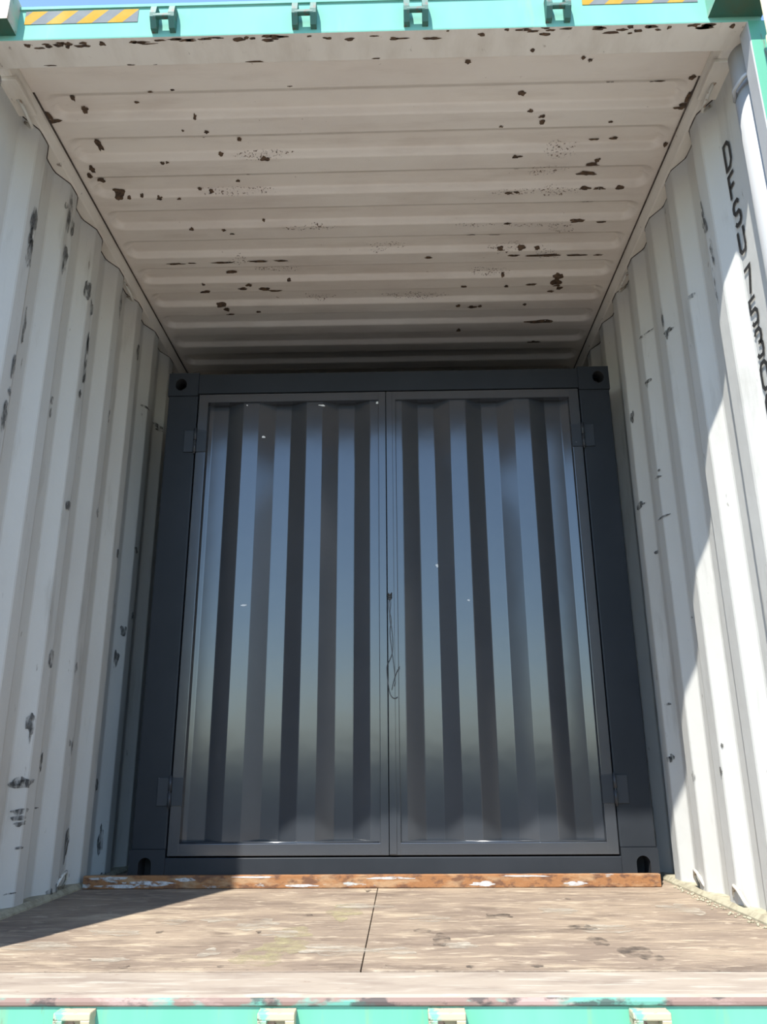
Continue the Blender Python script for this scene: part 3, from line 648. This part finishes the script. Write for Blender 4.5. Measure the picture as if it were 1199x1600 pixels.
# ------------------------------------------------------------------ rusty bar across the floor
t = thing('steel_bar', 'rusty orange steel bar with white paint flakes on floor before dark container', 'bar', (-0.03, 1.528, 0.0))
bm = bmesh.new(); box(bm, -1.125, 1.123, -0.014, 0.012, 0.001, 0.048, 0.003)
bmesh.ops.recalc_face_normals(bm, faces=bm.faces); rnd = random.Random(9)
for (a, b, ra, rb) in ((-1.03, 0.039, 0.09, 0.007), (-0.85, 0.021, 0.11, 0.012), (-0.95, 0.011, 0.12, 0.008), (-0.72, 0.034, 0.05, 0.008), (0.44, 0.015, 0.055, 0.011), (0.795, 0.015, 0.05, 0.010), (-0.27, 0.011, 0.08, 0.006), (0.08, 0.036, 0.1, 0.006), (-0.45, 0.042, 0.1, 0.004), (0.6, 0.042, 0.12, 0.004)):
    blob(bm, lambda p, q: (p, -0.0147, min(max(q, 0.004), 0.045)), a, b, ra, rb, 1, rnd, rings=3, seg=22)
link('bar', bm, ['rust', 'flake'], t, weld=False)

# ------------------------------------------------------------------ the dark container standing inside
YB = 1.548; XC = 0.0555; XL, XR = -0.990, 1.101; ZT = 2.250; YR = 4.0
root = thing('storage_container', 'dark grey steel container with corrugated double doors standing inside the white container', 'container', (XC, YB, 0.0))
def pl(name, bm, mats, parent=root, weld=True):
    bmesh.ops.translate(bm, verts=bm.verts, vec=(-XC, -YB, 0))
    return link(name, bm, mats, parent, weld=weld)
for (x0, x1) in ((XL+0.003, -0.846), (0.956, XR-0.003)):
    bm = bmesh.new(); box(bm, x0, x1, YB, YB+0.10, 0.137, 2.135, 0.006); pl('corner_post', bm, 'boxframe')
    bm = bmesh.new(); box(bm, x0, x1, YR-0.1, YR, 0.0, ZT, 0.006); pl('corner_post', bm, 'boxframe')
bm = bmesh.new(); box(bm, -0.85, 0.96, YB, YB+0.10, 2.144, ZT-0.004, 0.005); pl('top_beam', bm, 'boxframe')
bm = bmesh.new(); box(bm, -0.85, 0.96, YB, YB+0.10, 0.0, 0.108, 0.004); pl('bottom_beam', bm, 'boxframe')
def box_casting(x0, x1, z0, z1, hole):
    bm = bmesh.new(); y = YB-0.006
    holed_plate(bm, (x0, x1, z0, z1), hole, y, 0.09)
    a = [bm.verts.new(p) for p in ((x0, y, z0), (x1, y, z0), (x1, y, z1), (x0, y, z1))]
    b = [bm.verts.new(p) for p in ((x0, y+0.12, z0), (x1, y+0.12, z0), (x1, y+0.12, z1), (x0, y+0.12, z1))]
    for i in range(4): j = (i+1) % 4; bm.faces.new((a[i], a[j], b[j], b[i]))
    bm.faces.new(b)
    pl('corner_casting', bm, ['boxframe', 'dark'])
box_casting(XL, -0.846, 0.0, 0.139, arch(-0.925, 0.035, 0.110, 0.026))
box_casting(0.956, XR, 0.0, 0.139, arch(1.040, 0.035, 0.110, 0.027))
box_casting(XL, -0.846, 2.132, ZT, oval(-0.930, 2.190, 0.027, 0.031))
box_casting(0.956, XR, 2.132, ZT, oval(1.050, 2.195, 0.027, 0.031))
# side, rear and roof panels
for s, x in ((-1, XL+0.03), (1, XR-0.03)):
    bm = bmesh.new(); P = []; y = YB+0.10
    while y < YR-0.1:
        for t_, d_ in ((0, 0), (0.07, 0), (0.11, 0.03), (0.18, 0.03), (0.22, 0)):
            if y+t_ < YR-0.1: P.append((x+s*(0.0-d_), y+t_))
        y += 0.25
    Q = P + [(a-s*0.003, b) for a, b in reversed(P)]
    extrude_profile(bm, Q, 0.05, ZT-0.03); pl('side_panel', bm, 'boxframe')
bm = bmesh.new(); box(bm, XL+0.01, XR-0.01, YB+0.05, YR, ZT-0.03, ZT-0.012, 0.002); pl('roof_panel', bm, 'boxframe')
bm = bmesh.new(); box(bm, XL+0.02, XR-0.02, YR-0.02, YR-0.005, 0.0, ZT-0.03, 0.002); pl('rear_panel', bm, 'boxframe')
bm = bmesh.new(); box(bm, XL+0.02, XR-0.02, YB+0.10, YR-0.02, 0.01, 0.06, 0.002); pl('base_frame', bm, 'boxframe')

# doors
ZD0, ZD1 = 0.114, 2.138
def box_door(side):
    MX = 0.046                                   # meeting line
    if side < 0: x0, x1 = -0.840, MX-0.001; si, so = -0.794, MX-0.036     # inner edges of the stiles
    else: x0, x1 = MX+0.001, 0.951; si, so = MX+0.046, 0.905
    zi0, zi1 = ZD0+0.046, ZD1-0.042
    bm = bmesh.new(); F0, F1 = YB-0.002, YB+0.045
    box(bm, x0, si, F0, F1, ZD0, ZD1, 0.0025); box(bm, so, x1, F0, F1, ZD0, ZD1, 0.0025)
    box(bm, si-0.004, so+0.004, F0+0.0003, F1, ZD0, zi0, 0.0025); box(bm, si-0.004, so+0.004, F0+0.0003, F1, zi1, ZD1, 0.0025)
    d = pl('door', bm, 'box')
    # corrugated panel
    near, rec = YB+0.010, YB+0.047; c = MX
    def dep(a):                                  # a = distance from the meeting line
        t = (a-0.0) % 0.300
        if t < 0.074: return near
        if t < 0.150: return near+(rec-near)*(t-0.074)/0.076
        if t < 0.224: return rec
        return rec-(rec-near)*(t-0.224)/0.076
    br = sorted([x for k in range(4) for t in (0.0, 0.072, 0.076, 0.148, 0.152, 0.222, 0.226, 0.298) for x in (0.3*k+t,) if x < 0.95])
    lo, hi = (c-so, c-si) if side < 0 else (si-c, so-c)
    A = [lo-0.004] + [a for a in br if lo < a < hi] + [hi+0.004]
    avg = lambda a: (dep(a-0.002)+dep(a)+dep(a+0.002))/3
    bm = bmesh.new(); zs = [zi0-0.004, 0.6, 1.1, 1.6, zi1+0.004]
    g = [[bm.verts.new((c+side*a, avg(a), z)) for z in zs] for a in A]
    for i in range(len(A)-1):
        for j in range(len(zs)-1): bm.faces.new((g[i][j], g[i+1][j], g[i+1][j+1], g[i][j+1]))
    bmesh.ops.recalc_face_normals(bm, faces=bm.faces)
    if sum(f.normal.y for f in bm.faces) > 0: bmesh.ops.reverse_faces(bm, faces=bm.faces)
    geo = bmesh.ops.extrude_face_region(bm, geom=list(bm.faces))
    bmesh.ops.translate(bm, verts=[v for v in geo['geom'] if isinstance(v, bmesh.types.BMVert)], vec=(0, 0.003, 0))
    bmesh.ops.recalc_face_normals(bm, faces=bm.faces)
    rnd = random.Random(2)
    for (a, b, ra, rb) in BX:
        if (side < 0) == (a < c) and x0 < a < x1 and zi0 < b < zi1:
            dd = side*(a-c)
            blob(bm, lambda p, q: (p, avg(side*(p-c))-0.0012, q), a, b, ra, rb, 1, rnd, seg=10)
    p = pl('corrugated_panel', bm, ['box', 'specks'], d, weld=False)
    # bright weld bead along the foot of the panel
    bm = bmesh.new(); tube(bm, [(si+0.004, near+0.002, zi0+0.002), (so-0.004, near+0.002, zi0+0.002)], 0.005, 8); pl('weld_bead', bm, 'box', d)
    # hinges
    hx = -0.844 if side < 0 else 0.955
    for z in (0.357, 1.898):
        bm = bmesh.new()
        for zz in (-0.030, 0.030): tube(bm, [(hx, YB-0.010, z+zz-0.026), (hx, YB-0.010, z+zz+0.026)], 0.008, 12)
        tube(bm, [(hx, YB-0.010, z-0.064), (hx, YB-0.010, z+0.064)], 0.0045, 10)
        box(bm, hx+0.006, hx+0.052, YB-0.007, YB-0.0015, z-0.054, z+0.054, 0.001) if side < 0 else box(bm, hx-0.052, hx-0.006, YB-0.007, YB-0.0015, z-0.054, z+0.054, 0.001)
        box(bm, hx-0.052, hx-0.006, YB-0.006, YB-0.0005, z-0.054, z+0.054, 0.001) if side < 0 else box(bm, hx+0.006, hx+0.052, YB-0.006, YB-0.0005, z-0.054, z+0.054, 0.001)
        pl('hinge', bm, 'hinge', d)
    if side > 0:
        bm = bmesh.new(); box(bm, MX+0.001, MX+0.030, YB-0.0065, YB-0.0022, ZD0+0.004, ZD1-0.004, 0.0015); pl('astragal', bm, 'box', d)
    return d
box_door(-1); box_door(1)
# near-black sheet behind the doors, paints the shade seen in their gaps
bm = bmesh.new(); box(bm, -0.85, 0.96, YB+0.060, YB+0.066, 0.10, 2.15); pl('gap_shade_sheet', bm, 'dark')

# wire twisted through the meeting stiles, its tail hanging
t = thing('tie_wire', 'thin dark wire twisted around the meeting edge of the dark doors', 'wire', (0.052, YB-0.012, 1.150))
W0 = [(0.0, 0.004, 0.016), (0.004, -0.004, 0.004), (0.008, -0.004, -0.03), (0.003, -0.006, -0.09), (0.012, -0.004, -0.14), (0.016, -0.004, -0.20), (0.012, -0.005, -0.245), (0.0, -0.006, -0.275), (-0.010, -0.005, -0.30), (-0.008, -0.005, -0.35), (0.002, -0.004, -0.41), (0.018, -0.004, -0.43), (0.034, -0.004, -0.425)]
W1 = [(0.006, 0.004, 0.010), (0.002, -0.006, -0.01), (0.0, -0.006, -0.05), (0.010, -0.006, -0.10), (0.004, -0.006, -0.15), (0.010, -0.005, -0.22), (0.020, -0.006, -0.30), (0.024, -0.006, -0.36), (0.020, -0.006, -0.38)]
W2 = [(0.044, -0.008, -0.300), (0.030, -0.007, -0.325), (0.018, -0.007, -0.36), (0.010, -0.006, -0.395)]
for W_ in (W0, W1, W2):
    bm = bmesh.new(); P = [Vector(p) for p in W_]; S = []
    for i in range(len(P)-1):                     # Catmull-Rom smoothing
        p0, p1, p2, p3 = P[max(i-1, 0)], P[i], P[i+1], P[min(i+2, len(P)-1)]
        for k in range(6):
            u = k/6; S.append(0.5*((2*p1)+(p2-p0)*u+(2*p0-5*p1+4*p2-p3)*u*u+(3*p1-p0-3*p2+p3)*u**3))
    S.append(P[-1]); tube(bm, S, 0.0018, 6); link('strand', bm, 'wire', t)
bm = bmesh.new()
for k in range(3): tube(bm, [(0.004+0.009*math.cos(a)*1.0, -0.001+0.007*math.sin(a), 0.012-0.009*k+0.004*math.cos(2*a)) for a in [2*math.pi*i/14 for i in range(14)]], 0.0026, 6, closed=True)
link('knot', bm, 'wire', t)
